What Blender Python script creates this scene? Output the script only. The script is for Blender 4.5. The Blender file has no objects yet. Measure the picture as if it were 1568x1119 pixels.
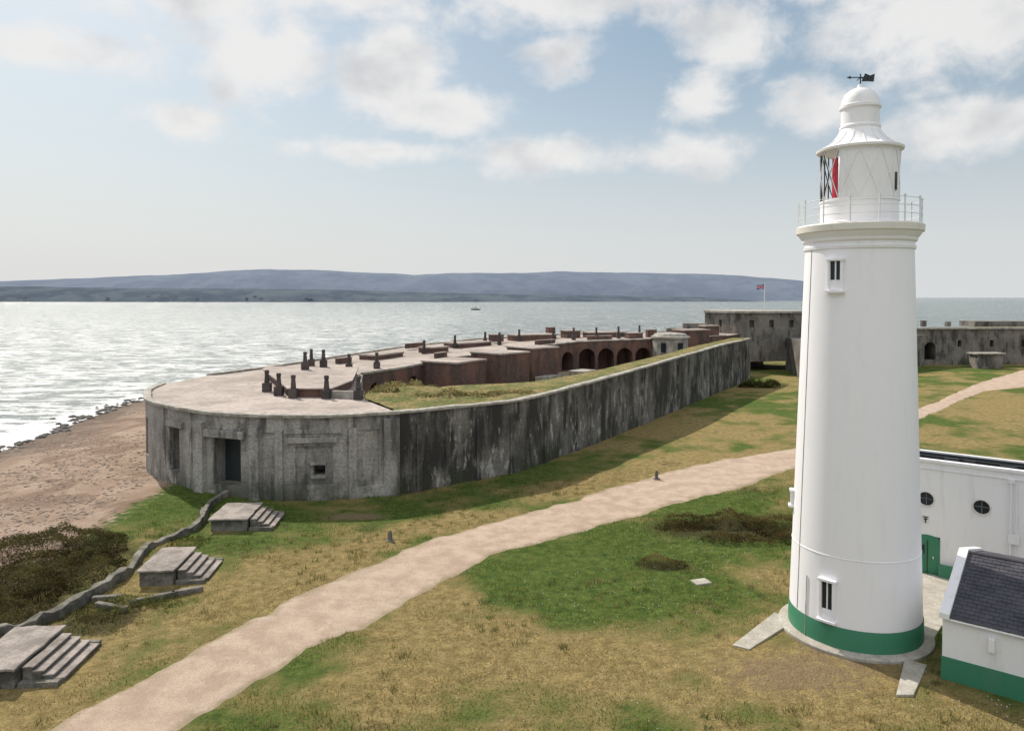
import bpy, bmesh, math, random
import numpy as np
from mathutils import Vector, Matrix
random.seed(4); R=np.random.RandomState(7)
sc=bpy.context.scene
sc.view_settings.view_transform='Standard'; sc.view_settings.look='None'; sc.view_settings.exposure=0

# ------------------------------------------------------------------ node helpers
class T:
    def __init__(s,nt): s.t=nt
    def n(s,ty,ins=None,**p):
        nd=s.t.nodes.new(ty)
        for k,v in p.items(): setattr(nd,k,v)
        for k,v in (ins or {}).items():
            if hasattr(v,'is_output'): s.t.links.new(v,nd.inputs[k])
            else: nd.inputs[k].default_value=v
        return nd
    def m(s,op,a,b=0.0,c=0.0): return s.n('ShaderNodeMath',{0:a,1:b,2:c},operation=op).outputs[0]
    def vm(s,op,a,b=(0,0,0)): return s.n('ShaderNodeVectorMath',{0:a,1:b},operation=op).outputs[0]
    def mix(s,f,a,b,bt='MIX'):
        return s.n('ShaderNodeMix',{0:f,6:a,7:b},data_type='RGBA',blend_type=bt).outputs[2]
    def noise(s,vec,scale,det=4,rough=.55,dist=0): 
        return s.n('ShaderNodeTexNoise',{'Vector':vec,'Scale':scale,'Detail':det,'Roughness':rough,'Distortion':dist}).outputs[0]
    def sm(s,v,a,b,c=0.0,d=1.0):
        return s.n('ShaderNodeMapRange',{0:v,1:a,2:b,3:c,4:d},interpolation_type='SMOOTHSTEP').outputs[0]
    def lin(s,v,a,b,c=0.0,d=1.0):
        return s.n('ShaderNodeMapRange',{0:v,1:a,2:b,3:c,4:d}).outputs[0]
    def pos(s): return s.n('ShaderNodeTexCoord').outputs['Object']
    def scl(s,v,sc_): return s.vm('MULTIPLY',v,sc_)
def C(r,g,b): return (r,g,b,1)
def newmat(name):
    m=bpy.data.materials.new(name); m.use_nodes=True; m.node_tree.nodes.clear()
    return m,T(m.node_tree)
def finish(m,t,col,rough=.85,bump=None,bs=.3,bd=.05,spec=.3,metal=0):
    ins={'Base Color':col,'Roughness':rough,'Specular IOR Level':spec,'Metallic':metal}
    if bump is not None:
        ins['Normal']=t.n('ShaderNodeBump',{'Height':bump,'Strength':bs,'Distance':bd}).outputs[0]
    b=t.n('ShaderNodeBsdfPrincipled',ins); o=t.n('ShaderNodeOutputMaterial',{0:b.outputs[0]})
    return m
def paint(name,col,rough=.5,var=.06,dirt=.12,streak=True,dirtcol=(.35,.33,.28)):
    m,t=newmat(name); p=t.pos()
    n=t.noise(t.scl(p,(1.5,1.5,.25 if streak else 1.5)),1.6,4,.6)
    n2=t.noise(p,9,3)
    c=t.mix(t.sm(n,.5,.8,0,dirt),C(*col),C(*dirtcol))
    c=t.mix(t.lin(n2,.3,.7,0,var),c,C(*[x*.7 for x in col]))
    return finish(m,t,c,rough,n2,.15,.01)
def concrete(name,light,mid,dark,d0=.45,d1=.62,streak=.10,white=.25,zdark=None):
    m,t=newmat(name); p=t.pos()
    s=t.noise(t.scl(p,(1,1,streak)),.75,5,.62,.3)
    s2=t.noise(t.scl(p,(1,1,streak*1.6)),1.9,5,.65)
    b=t.noise(t.scl(p,(1,1,.6)),.30,5,.65); f=t.noise(p,5,4,.7)
    z=t.n('ShaderNodeSeparateXYZ',{0:p}).outputs[2]
    c=t.mix(t.sm(b,.38,.62),C(*light),C(*mid))
    s_=t.m('ADD',s,t.m('MULTIPLY',t.m('SUBTRACT',b,.5),.55))
    c=t.mix(t.sm(s_,d0,d1,0,.92),c,C(*dark))
    w_=t.m('ADD',s2,t.m('MULTIPLY',t.m('SUBTRACT',b,.5),-.5))
    c=t.mix(t.m('MULTIPLY',t.sm(w_,.56,.66,0,white),t.sm(z,7.2,2.5,.25,1)),c,C(.50,.48,.44))
    mg=t.m('MULTIPLY',t.sm(z,2.2,-.1),t.sm(b,.42,.6)); c=t.mix(t.m('MULTIPLY',mg,.7),c,C(.055,.065,.032))
    c=t.mix(t.sm(f,.38,.70,0,.5),c,C(*[x*.4 for x in mid]))
    w=t.m('FRACT',t.m('MULTIPLY',z,.8)); ln=t.sm(w,.0,.05,.35,0)
    c=t.mix(ln,c,C(*[x*.5 for x in dark]))
    return finish(m,t,c,.9,t.m('ADD',f,t.m('MULTIPLY',s2,.9)),.8,.12)
def stone(name,a,b,scale=.5,bs=.4):
    m,t=newmat(name); p=t.pos()
    n=t.noise(p,scale,5,.65); f=t.noise(p,scale*9,4,.7)
    c=t.mix(t.sm(n,.35,.65),C(*a),C(*b)); c=t.mix(t.sm(f,.42,.72,0,.55),c,C(*[x*.5 for x in b]))
    return finish(m,t,c,.9,f,bs,.05)

M={}
M['white']=paint('white_masonry_paint',(.86,.845,.87),.45,.04,.10)
M['white2']=paint('white_wall_paint',(.81,.795,.80),.55,.05,.28)
M['cream']=paint('cream_paint',(.72,.69,.63),.55,.05,.3)
M['green']=paint('green_paint',(.05,.21,.12),.45,.15,.35,True,(.12,.22,.14))
M['red']=paint('red_glass_panel',(.60,.04,.07),.4,.05,.05)
M['black']=paint('dark_metal',(.03,.035,.04),.5,.1,.1)
M['rail']=paint('galvanised_rail',(.70,.72,.72),.4,.05,.1)
M['glassd']=paint('dark_window_glass',(.02,.025,.03),.12,0,0)
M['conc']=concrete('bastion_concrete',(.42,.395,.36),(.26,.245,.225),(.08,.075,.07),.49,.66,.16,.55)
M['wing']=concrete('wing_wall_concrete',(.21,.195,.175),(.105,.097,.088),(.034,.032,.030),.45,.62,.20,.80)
M['keep']=concrete('keep_stone',(.26,.235,.205),(.15,.135,.12),(.06,.055,.05),.5,.66,.3,.2)
M['roofc']=stone('roof_asphalt_gravel',(.44,.375,.335),(.29,.24,.21),.2,.3)
M['cop']=stone('coping_stone',(.46,.43,.38),(.24,.22,.19),.9,.4)
M['step']=stone('weathered_step_concrete',(.36,.31,.28),(.19,.165,.145),.9,.5)
M['ruin']=stone('ruined_wall_stone',(.24,.22,.19),(.085,.08,.065),1.2,.6)
M['paving']=stone('paving_concrete',(.46,.43,.38),(.34,.31,.26),1.0,.3)
M['rock']=stone('shore_rock',(.15,.135,.125),(.07,.065,.06),1.2,.6)
M['pebble']=stone('beach_pebble',(.46,.36,.29),(.15,.11,.085),2.5,.6)
M['court']=stone('courtyard_gravel',(.36,.29,.22),(.20,.18,.10),.15,.3)
m,t=newmat('weathered_brick'); p=t.pos()
n=t.noise(t.scl(p,(1,1,.4)),.5,5,.65); f=t.noise(p,4,4,.7)
c=t.mix(t.sm(n,.38,.60),C(.170,.090,.070),C(.082,.056,.049)); c=t.mix(t.sm(f,.5,.7,0,.5),c,C(.24,.18,.15))
z=t.n('ShaderNodeSeparateXYZ',{0:p}).outputs[2]
c=t.mix(t.sm(t.m('FRACT',t.m('MULTIPLY',z,3)),0,.12,.4,0),c,C(.2,.17,.15))
M['brick']=finish(m,t,c,.9,f,.4,.04)
m,t=newmat('slate_roof'); p=t.pos()
n=t.noise(p,1.2,5); f=t.noise(p,14,3)
c=t.mix(t.sm(n,.3,.7),C(.05,.048,.058),C(.085,.08,.092)); 
M['slate']=finish(m,t,c,.6,f,.3,.02)

# ------------------------------------------------------------------ mesh helpers
def link(o,parent=None):
    sc.collection.objects.link(o)
    if parent: o.parent=parent
    return o
def empty(name):
    e=bpy.data.objects.new(name,None); e.empty_display_size=.5; return link(e)
def mesh(name,v,f,mat,parent=None,smooth=False,mats=None,idx=None):
    me=bpy.data.meshes.new(name); me.from_pydata([tuple(map(float,a)) for a in v],[],[tuple(int(i) for i in a) for a in f]); 
    for mm in (mats or [mat]): me.materials.append(mm)
    if idx is not None: me.polygons.foreach_set('material_index',idx)
    if smooth: me.polygons.foreach_set('use_smooth',[True]*len(me.polygons))
    me.update(); return link(bpy.data.objects.new(name,me),parent)
def fixn(o):
    bm=bmesh.new(); bm.from_mesh(o.data); bmesh.ops.recalc_face_normals(bm,faces=bm.faces); bm.to_mesh(o.data); bm.free(); return o
class B:
    def __init__(s): s.v=[]; s.f=[]; s.i=[]
    def add(s,v,f,i=0):
        k=len(s.v); s.v+=list(v); s.f+=[tuple(a+k for a in q) for q in f]; s.i+=[i]*len(f)
    def prism(s,poly,z0,z1,i=0):
        n=len(poly); zt=z1 if hasattr(z1,'__len__') else [z1]*n
        v=[(x,y,z0) for x,y in poly]+[(poly[k][0],poly[k][1],zt[k]) for k in range(n)]
        f=[tuple(range(n-1,-1,-1)),tuple(range(n,2*n))]+[(k,(k+1)%n,n+(k+1)%n,n+k) for k in range(n)]
        s.add(v,f,i)
    def box(s,c,d,ax=(1,0),i=0):
        ux,uy=ax; px,py=-uy,ux; v=[]
        for dz in (-.5,.5):
            for a,b in ((-.5,-.5),(.5,-.5),(.5,.5),(-.5,.5)):
                v.append((c[0]+ux*a*d[0]+px*b*d[1],c[1]+uy*a*d[0]+py*b*d[1],c[2]+dz*d[2]))
        s.add(v,[(3,2,1,0),(4,5,6,7),(0,1,5,4),(1,2,6,5),(2,3,7,6),(3,0,4,7)],i)
    def tube(s,a,b,r,seg=8,i=0,r2=None):
        a=Vector(a); b=Vector(b); d=(b-a).normalized(); u=d.orthogonal().normalized(); w=d.cross(u); r2=r if r2 is None else r2
        v=[a+(u*math.cos(2*math.pi*k/seg)+w*math.sin(2*math.pi*k/seg))*r for k in range(seg)]
        v+=[b+(u*math.cos(2*math.pi*k/seg)+w*math.sin(2*math.pi*k/seg))*r2 for k in range(seg)]
        s.add([tuple(q) for q in v],[tuple(range(seg-1,-1,-1)),tuple(range(seg,2*seg))]+[(k,(k+1)%seg,seg+(k+1)%seg,seg+k) for k in range(seg)],i)
    def lathe(s,cx,cy,prof,seg=64,i=0,a0=0,a1=2*math.pi):
        full=abs(a1-a0-2*math.pi)<1e-6; n=seg if full else seg+1; v=[]
        for r,z in prof:
            for k in range(n):
                a=a0+(a1-a0)*k/seg; v.append((cx+r*math.cos(a),cy+r*math.sin(a),z))
        f=[]
        for j in range(len(prof)-1):
            for k in range(seg): f.append((j*n+k,j*n+(k+1)%n,(j+1)*n+(k+1)%n,(j+1)*n+k))
        s.add(v,f,i)
    def obj(s,name,mats,parent=None,smooth=False,fix=True,bevel=0):
        if not isinstance(mats,list): mats=[mats]
        o=mesh(name,s.v,s.f,None,parent,smooth,mats,s.i)
        if fix: fixn(o)
        if bevel:
            b=o.modifiers.new('bevel','BEVEL'); b.width=bevel; b.segments=2; b.limit_method='ANGLE'
        return o
def autosmooth(o,ang=40):
    me=o.data; me.polygons.foreach_set('use_smooth',[True]*len(me.polygons))
    bm=bmesh.new(); bm.from_mesh(me)
    for e in bm.edges:
        if len(e.link_faces)==2 and e.calc_face_angle(0)>math.radians(ang): e.smooth=False
    bm.to_mesh(me); bm.free()

# ------------------------------------------------------------------ terrain
GR=R.rand(256,256)
def vn(x,y):
    xi=np.floor(x).astype(int); yi=np.floor(y).astype(int); fx=x-xi; fy=y-yi
    fx=fx*fx*(3-2*fx); fy=fy*fy*(3-2*fy)
    a=GR[xi%256,yi%256]; b=GR[(xi+1)%256,yi%256]; c=GR[xi%256,(yi+1)%256]; d=GR[(xi+1)%256,(yi+1)%256]
    return (a*(1-fx)+b*fx)*(1-fy)+(c*(1-fx)+d*fx)*fy
def fbm(x,y,s,o=4):
    v=0;w=.5;tot=0
    for k in range(o): v=v+w*vn(x/s+17*k,y/s+31*k); tot+=w; w*=.5; s=s/2
    return v/tot
def shore(X,Y):
    xs=np.interp(Y,[-100,0,75,111,150,211],[-48,-52,-57,-60,-58,-50])+1.5*(vn(Y/9,Y*0+3)-.5)+2.5*(vn(Y/23,Y*0+8)-.5)
    yn=np.interp(X,[-60,-44,-31,60,200,500],[200,211,239,314,400,480])
    return np.minimum(X-xs,yn-Y)
pu=np.array([(-24,14),(-17.2,26.6),(-16,29),(-14.4,32.6),(-12.3,37.3),(-8.7,42.8),(-4.6,48.8),(.8,53.2),(6.1,58.5),(12.6,65),(20.3,71.5),(30.2,76.8),(42,88),(59,105),(88,137),(112,160),(150,190)])
pl=np.array([(-18,14),(-12.1,26.6),(-10.6,30),(-9.0,33.4),(-6.8,35.8),(-4.5,39.9),(-1,45),(2.9,48.2),(7.8,52.2),(13.6,56.7),(20.5,62.3),(26.9,68.4),(38,80),(54.2,96),(79,123),(97,133),(158,180)])
def pedge(X,Y):
    xl=np.interp(Y,pu[:,1],pu[:,0]); xr=np.interp(Y,pl[:,1],pl[:,0]); return xl,xr
def terr(X,Y):
    d=shore(X,Y)
    z=np.where(d>0,np.minimum(0,-1+d*.055),-1+d*.08); z=np.maximum(z,-5)
    w=np.clip((110-Y)/20,0,1)*np.clip((d-20)/8,0,1)
    rt=np.hypot(X-16.5,Y-34.9); w=w*np.clip((rt-3.5)/4,0,1)
    w=w*np.clip((X+24)/-4+1,0.35,1)
    xl,xr=pedge(X,Y); pd=np.maximum(np.maximum(xl-X,X-xr),0); side=np.clip(pd/4,.25,1)
    return z+w*((fbm(X,Y,9,2)-.5)*.5+side*(fbm(X+40,Y,4,2)-.5)*.55)
def onpath(X,Y,m=0):
    xl,xr=pedge(X,Y); return (X>xl-m)&(X<xr+m)
def bump2(X,Y,cx,cy,rx,ry): return np.exp(-(((X-cx)/rx)**2+((Y-cy)/ry)**2))
def zones(X,Y):
    d=shore(X,Y)
    bx=np.interp(Y,[0,30,46,51,58,66,75,140,200],[-40,-37,-33.5,-30.5,-29,-32,-20,-10,40])
    beach=np.clip((bx-X)/2.5+.5,0,1); beach=np.maximum(beach,np.clip((30-d)/6,0,1)*(X<120))
    xl,xr=pedge(X,Y)
    dry=.34+1.25*(fbm(X,Y,8,4)-.5)+.7*(fbm(X+70,Y,2.5,3)-.5)
    dry=dry+.55*np.exp(-((X-xl+3.2)/4.4)**2)*(Y<75)
    dry+=.55*bump2(X,Y,-1.5,33,5,3.8)+.45*bump2(X,Y,-6,29,4,3)+.3*bump2(X,Y,13,29.5,5,3)+.4*bump2(X,Y,24,80,18,14)
    dry-=.80*bump2(X,Y,4,41,6,5.5)+.6*bump2(X,Y,-25,57,5,7)+.3*bump2(X,Y,12,57,10,3)+.5*bump2(X,Y,0,28,3,2.5)+.4*bump2(X,Y,-7.5,31,1.8,3)+.3*bump2(X,Y,17,29,3,2)
    dry+=.25*bump2(X,Y,70,110,30,20)
    bare=.6*bump2(X,Y,11.5,30.5,4,2.2)+.5*bump2(X,Y,16.5,34,4.6,4)+.8*bump2(X,Y,-11.5,53,2.8,1.2)
    scrub=.95*bump2(X,Y,15.5,50.0,5,2.8)+.9*bump2(X,Y,9,43.2,2,1.2)+1.0*bump2(X,Y,-27.5,44,4.5,4.5)+.8*bump2(X,Y,-25,36,3.5,4)+.6*bump2(X,Y,-20,36.5,2,2.5)+.6*bump2(X,Y,44,130,6,2)
    scrub+=.45*np.clip(4*(fbm(X+200,Y,5,3)-.60),0,1)
    return np.clip(beach,0,1),np.clip(dry,0,1),np.clip(bare,0,1),np.clip(scrub,0,1)
xs=np.concatenate([np.linspace(-400,-80,33)[:-1],np.linspace(-80,-40,60)[:-1],np.linspace(-40,45,200)[:-1],np.linspace(45,130,70)[:-1],np.linspace(130,700,40)])
ys=np.concatenate([np.linspace(-150,15,20)[:-1],np.linspace(15,80,150)[:-1],np.linspace(80,180,80)[:-1],np.linspace(180,560,50)])
X,Y=np.meshgrid(xs,ys); Z=terr(X,Y); nx,ny=len(xs),len(ys)
v=np.stack([X.ravel(),Y.ravel(),Z.ravel()],1)
i,j=np.meshgrid(np.arange(nx-1),np.arange(ny-1)); a=(j*nx+i).ravel(); f=np.stack([a,a+1,a+1+nx,a+nx],1)
m,t=newmat('grass_and_shingle_ground'); p=t.pos()
at=t.n('ShaderNodeAttribute',attribute_name='zone'); sp=t.n('ShaderNodeSeparateColor',{0:at.outputs[0]})
at2=t.n('ShaderNodeAttribute',attribute_name='scrub').outputs['Fac']
nb=t.noise(p,.35,4,.6); nm=t.noise(p,1.7,5,.65); nf=t.noise(p,8,4,.7); nff=t.noise(p,30,2,.7)
g=t.mix(t.sm(nm,.35,.65),C(.066,.112,.022),C(.140,.190,.042))
g=t.mix(t.sm(nf,.42,.70,0,.7),g,C(.04,.055,.016))
dr=t.mix(t.sm(nm,.3,.7),C(.41,.31,.135),C(.225,.17,.068)); dr=t.mix(t.sm(nf,.45,.72,0,.6),dr,C(.12,.10,.04))
df=t.m('ADD',sp.outputs[1],t.m('ADD',t.m('MULTIPLY',t.m('SUBTRACT',nb,.5),1.3),t.m('MULTIPLY',t.m('SUBTRACT',nf,.5),1.0)))
c=t.mix(t.sm(df,.12,.66),g,dr)
br=t.mix(nf,C(.22,.15,.085),C(.30,.22,.14))
bf=t.m('ADD',sp.outputs[2],t.m('MULTIPLY',t.m('SUBTRACT',nm,.5),1.0)); c=t.mix(t.sm(bf,.25,.7,0,.85),c,br)
sf=t.m('ADD',at2,t.m('MULTIPLY',t.m('SUBTRACT',nm,.5),.9)); c=t.mix(t.sm(sf,.3,.7,0,.9),c,t.mix(nf,C(.035,.032,.016),C(.09,.08,.035)))
bc=t.mix(t.sm(nb,.35,.65),C(.56,.425,.33),C(.42,.30,.225)); bc=t.mix(t.sm(t.noise(p,.11,5,.65,1.0),.49,.57,0,.8),bc,C(.26,.172,.122))
bc=t.mix(t.sm(nf,.42,.66,0,.5),bc,C(.27,.19,.14)); bc=t.mix(t.sm(nff,.4,.65,0,.55),bc,C(.20,.15,.115))
zz=t.n('ShaderNodeSeparateXYZ',{0:p}).outputs[2]; bc=t.mix(t.sm(zz,-.98,-.45,.75,0),bc,C(.15,.12,.10))
bef=t.m('ADD',sp.outputs[0],t.m('MULTIPLY',t.m('SUBTRACT',nm,.5),.9)); c=t.mix(t.sm(bef,.4,.6),c,bc)
hb=t.m('ADD',t.m('MULTIPLY',nf,1.0),t.m('ADD',t.m('MULTIPLY',nm,1.8),t.m('MULTIPLY',nff,.3)))
M['ground']=finish(m,t,c,.95,hb,1.0,.18,.1)
g=mesh('ground',v,f,M['ground'],None,True)
be,dr,ba,scb=zones(X.ravel(),Y.ravel())
ca=g.data.color_attributes.new('zone','FLOAT_COLOR','POINT'); ca.data.foreach_set('color',np.stack([be,dr,ba,np.ones_like(be)],1).ravel())
ca=g.data.attributes.new('scrub','FLOAT','POINT'); ca.data.foreach_set('value',scb)

# path
N=300; K=12
def rs(P,n):
    s=np.linspace(0,len(P)-1,n); k=np.arange(len(P)); 
    o=np.stack([np.interp(s,k,P[:,0]),np.interp(s,k,P[:,1])],1)
    for _ in range(12): o[1:-1]=(o[:-2]+2*o[1:-1]+o[2:])/4
    return o
U=rs(pu,N); L=rs(pl,N)
for P,sd,q in ((U,1,0),(L,-1,50)):
    nv=np.array([1,-1])/1.414*sd; j=(fbm(P[:,0]*1.0+q,P[:,1]*1.0,1.6,3)-.5)*1.1; P+=nv[None]*j[:,None]
vv=[];ff=[]
for a in range(N):
    for b in range(K+1):
        w=b/K; x=U[a,0]*(1-w)+L[a,0]*w; y=U[a,1]*(1-w)+L[a,1]*w; vv.append((x,y,0))
vv=np.array(vv); edge=np.tile(np.minimum(np.arange(K+1),K-np.arange(K+1)),N)
vv[:,2]=terr(vv[:,0],vv[:,1])+.045-.04*(edge==0)
for a in range(N-1):
    for b in range(K): q=a*(K+1)+b; ff.append((q,q+K+1,q+K+2,q+1))
m,t=newmat('shingle_path'); p=t.pos(); nf=t.noise(p,14,4,.75); nm=t.noise(p,.7,5,.65); ng=t.noise(p,40,2)
c=t.mix(t.sm(nm,.35,.65),C(.56,.43,.335),C(.42,.31,.235)); c=t.mix(t.sm(nf,.4,.66,0,.55),c,C(.27,.21,.165)); c=t.mix(t.sm(ng,.55,.72,0,.5),c,C(.68,.60,.52))
ed=t.n('ShaderNodeAttribute',attribute_name='edge').outputs['Fac']
c=t.mix(t.sm(t.m('ADD',ed,t.m('MULTIPLY',t.m('SUBTRACT',nm,.5),1.2)),.5,.95,0,.6),c,C(.27,.225,.13))
M['path']=finish(m,t,c,.95,nf,.9,.09,.1)
pa=mesh('gravel_path',vv,ff,M['path'],None,True)
ca=pa.data.attributes.new('edge','FLOAT','POINT'); ca.data.foreach_set('value',np.clip(1-edge/2.2,0,1).astype(float))

# grass blades
n=190000
gy=22+ (R.rand(n)**1.5)*46; gx=-30+R.rand(n)*66
be,dr,ba,scb=zones(gx,gy)
def clear(gx,gy):
    k=(np.hypot(gx-16.5,gy-34.9)>3.6)
    k&=~((gx>17.2)&(gy>24)&(gx*.61+gy*.79>17.9*.61+30*.79-.3)&(gx*.79-gy*.61>17.9*.79-30*.61-.3))
    k&=~((gx<-16.6)&(gx>-21.6)&(((gy>39.6)&(gy<44.9))|((gy>49)&(gy<54.4))))&~((gx<-18.2)&(gy>28.9)&(gy<34.2)&(gx>-23.5))
    return k
keep=~onpath(gx,gy,-.15)&(be<.3)&(R.rand(n)>ba*1.1)&(abs(gx/gy)<.80)&clear(gx,gy)
edgep=onpath(gx,gy,.15)&(R.rand(n)>.3); keep&=~edgep
gx,gy,dr,scb=gx[keep],gy[keep],dr[keep],scb[keep]; n=len(gx); gz=terr(gx,gy)
cl=fbm(gx+9,gy,1.6,3); h=(.04+.09*R.rand(n))*(0.3+3.2*np.clip(cl-.3,0,1))*(1+1.0*scb); a=R.rand(n)*6.283; w=.012+.012*R.rand(n); le=.07*(R.rand(n,2)-.5)*2
v=np.empty((n,3,3)); v[:,0]=np.stack([gx-np.cos(a)*w,gy-np.sin(a)*w,gz-.01],1); v[:,1]=np.stack([gx+np.cos(a)*w,gy+np.sin(a)*w,gz-.01],1)
v[:,2]=np.stack([gx+le[:,0],gy+le[:,1],gz+h],1)
col=np.where((dr+R.rand(n)*.7-.35+ (fbm(gx,gy,1.3,3)-.5))[:,None]>.40,np.array([.39,.30,.135])[None],np.array([.13,.18,.042])[None])*(.6+.6*R.rand(n))[:,None]
col=col*(1-.6*scb[:,None])
m,t=newmat('grass_blade'); at=t.n('ShaderNodeAttribute',attribute_name='bcol').outputs[0]
d=t.n('ShaderNodeBsdfDiffuse',{0:at}).outputs[0]; tr=t.n('ShaderNodeBsdfTranslucent',{0:at}).outputs[0]
t.n('ShaderNodeOutputMaterial',{0:t.n('ShaderNodeMixShader',{0:.4,1:d,2:tr}).outputs[0]})
M['blade']=m
def trimesh(name,v,col,parent=None):
    n=len(v); o=mesh(name,v.reshape(-1,3),np.arange(3*n).reshape(-1,3),M['blade'],parent)
    ca=o.data.color_attributes.new('bcol','FLOAT_COLOR','POINT'); ca.data.foreach_set('color',np.repeat(np.concatenate([col,np.ones((n,1))],1),3,axis=0).ravel()); return o
trimesh('grass',v,col)
# daisies
n=9000; gy=23+R.rand(n)**1.3*34; gx=-6+R.rand(n)*38
dn_=1.1*bump2(gx,gy,19,27.5,3.5,2.5)+.5*bump2(gx,gy,12,41,3.5,5)+.35*bump2(gx,gy,4,34,6,8)
k=(R.rand(n)<dn_*np.clip(3*(fbm(gx,gy,1.5,3)-.35),0,1))&~onpath(gx,gy,.3)&clear(gx,gy); gx,gy=gx[k],gy[k]; n=len(gx); gz=terr(gx,gy)+.10
c0=np.stack([gx,gy,gz],1); s=.022
trimesh('daisies',np.concatenate([np.stack([c0+[-s,-s,-s*.6],c0+[s,-s,-s*.6],c0+[0,s,s]],1)]),np.full((n,3),.75))
# tussocks
n=2200; gy=24+R.rand(n)**1.2*40; gx=-26+R.rand(n)*58; k=~onpath(gx,gy,.6)&clear(gx,gy)&(zones(gx,gy)[0]<.2)&(fbm(gx+5,gy,5,3)>.50); gx,gy=gx[k],gy[k]
V=[];Cc=[]
for x_,y_ in zip(gx,gy):
    q=22; r=.12+.12*R.rand(); a=R.rand(q)*6.283; rr=r*np.sqrt(R.rand(q)); bx=x_+np.cos(a)*rr; by=y_+np.sin(a)*rr; z_=float(terr(np.array([x_]),np.array([y_]))[0]); hh=.12+.18*R.rand(q)
    w=.015; a2=R.rand(q)*3.14
    V.append(np.stack([np.stack([bx-np.cos(a2)*w,by-np.sin(a2)*w,np.full(q,z_-.03)],1),np.stack([bx+np.cos(a2)*w,by+np.sin(a2)*w,np.full(q,z_-.03)],1),np.stack([bx+np.cos(a)*hh*.5,by+np.sin(a)*hh*.5,z_+hh],1)],1))
    g_=R.rand(); cb_=np.array([.10,.14,.035])*g_+np.array([.28,.225,.10])*(1-g_); Cc.append(cb_[None]*(.6+.6*R.rand(q))[:,None])
trimesh('grass_tussocks',np.concatenate(V),np.concatenate(Cc))

def scrubmesh(name,blobs,n,base,z0=0,leaf=.09,parent=None):
    V=[];Cc=[]
    for (cx,cy,rx,ry,hh) in blobs:
        k=int(n*rx*ry*hh**.5); th=R.rand(k)*6.283; r=np.sqrt(R.rand(k))*(.75+.5*fbm(np.cos(th)*2+cx,np.sin(th)*2+cy,.9,3))
        x=cx+np.cos(th)*r*rx; y=cy+np.sin(th)*r*ry
        top=np.clip(1.1-r**2,0,1)**.6*hh*np.clip(2.6*(fbm(x,y,1.4,3)-.22),.12,1.4); z=z0+(terr(x,y) if z0==0 else 0)+top*(.5+.5*R.rand(k)**.4)
        c=np.stack([x,y,z],1); d1=R.randn(k,3)*leaf; d2=R.randn(k,3)*leaf
        V.append(np.stack([c,c+d1,c+d2],1)); q=np.clip(fbm(x+3,y,1.1,2)*1.6-.3+.4*(R.rand(k)-.5),0,1)[:,None]
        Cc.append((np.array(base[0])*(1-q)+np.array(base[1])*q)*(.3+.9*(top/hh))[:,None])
    return trimesh(name,np.concatenate(V),np.concatenate(Cc),parent)
BR=((.085,.062,.03),(.16,.135,.052)); GN=((.09,.10,.03),(.19,.18,.06))
scrubmesh('bramble_scrub',[(14.6,51.3,4.0,1.5,.9),(11.8,50.6,1.8,1.0,.5),(15.6,47.6,3.2,1.1,.7),(18.5,50,2.4,2,.8),(19.2,47.5,2,1.3,.6)],900,BR,0,.06)
scrubmesh('bramble_scrub',[(9,43.3,1.5,.8,.5)],1400,BR,0,.05)
scrubmesh('heather_scrub',[(-28.6,45.5,4.2,3.2,1.1),(-26,42,3.5,3,.8),(-28.5,39,4,3,.9),(-25.5,36.5,2,2.5,.6)],800,((.066,.056,.026),(.11,.10,.038)),0,.06)
scrubmesh('marram_scrub',[(-20.6,37,1.6,1.6,.4),(-18.6,38,1.2,1.0,.35),(-22,27.5,2,1.3,.4),(-21,47.0,1.4,1.5,.3)],700,GN,0,.06)
scrubmesh('gorse_bush',[(44,129.5,3.6,1.6,1.6)],300,GN,0,.16)

# ------------------------------------------------------------------ sea
m,t=newmat('sea_water'); p=t.pos()
ps=t.scl(p,(.45,1,1)); n1=t.noise(ps,.24,4,.7,.3); n2=t.noise(ps,1.2,3,.7); n3=t.noise(ps,.012,4,.55)
x,y,z=[t.n('ShaderNodeSeparateXYZ',{0:p}).outputs[k] for k in range(3)]
fo=t.noise(t.scl(p,(.35,1,1)),.40,6,.8,.4)
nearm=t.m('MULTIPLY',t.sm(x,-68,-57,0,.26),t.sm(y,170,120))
lft=t.m('MULTIPLY',t.sm(x,20,-70,0,.075),t.sm(y,1500,200))  # boost on the left: sun glitter painted white, along with whitecaps
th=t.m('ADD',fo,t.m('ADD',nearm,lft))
col=t.mix(t.sm(n3,.35,.65),C(.15,.185,.18),C(.22,.25,.24))
col=t.mix(t.sm(n1,.42,.60,0,.55),col,C(.08,.105,.105))  # dark wave shading painted into the water colour
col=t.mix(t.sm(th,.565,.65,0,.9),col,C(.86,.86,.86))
M['sea']=finish(m,t,col,t.mix(t.sm(th,.55,.68),C(.22,.22,.22),C(.8,.8,.8)),t.m('ADD',n1,t.m('MULTIPLY',n2,.5)),1.0,2.3,.45)
v=[(-30000,-3000,-1),(30000,-3000,-1),(30000,32000,-1),(-30000,32000,-1)]
mesh('sea',v,[(0,1,2,3)],M['sea'])

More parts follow.
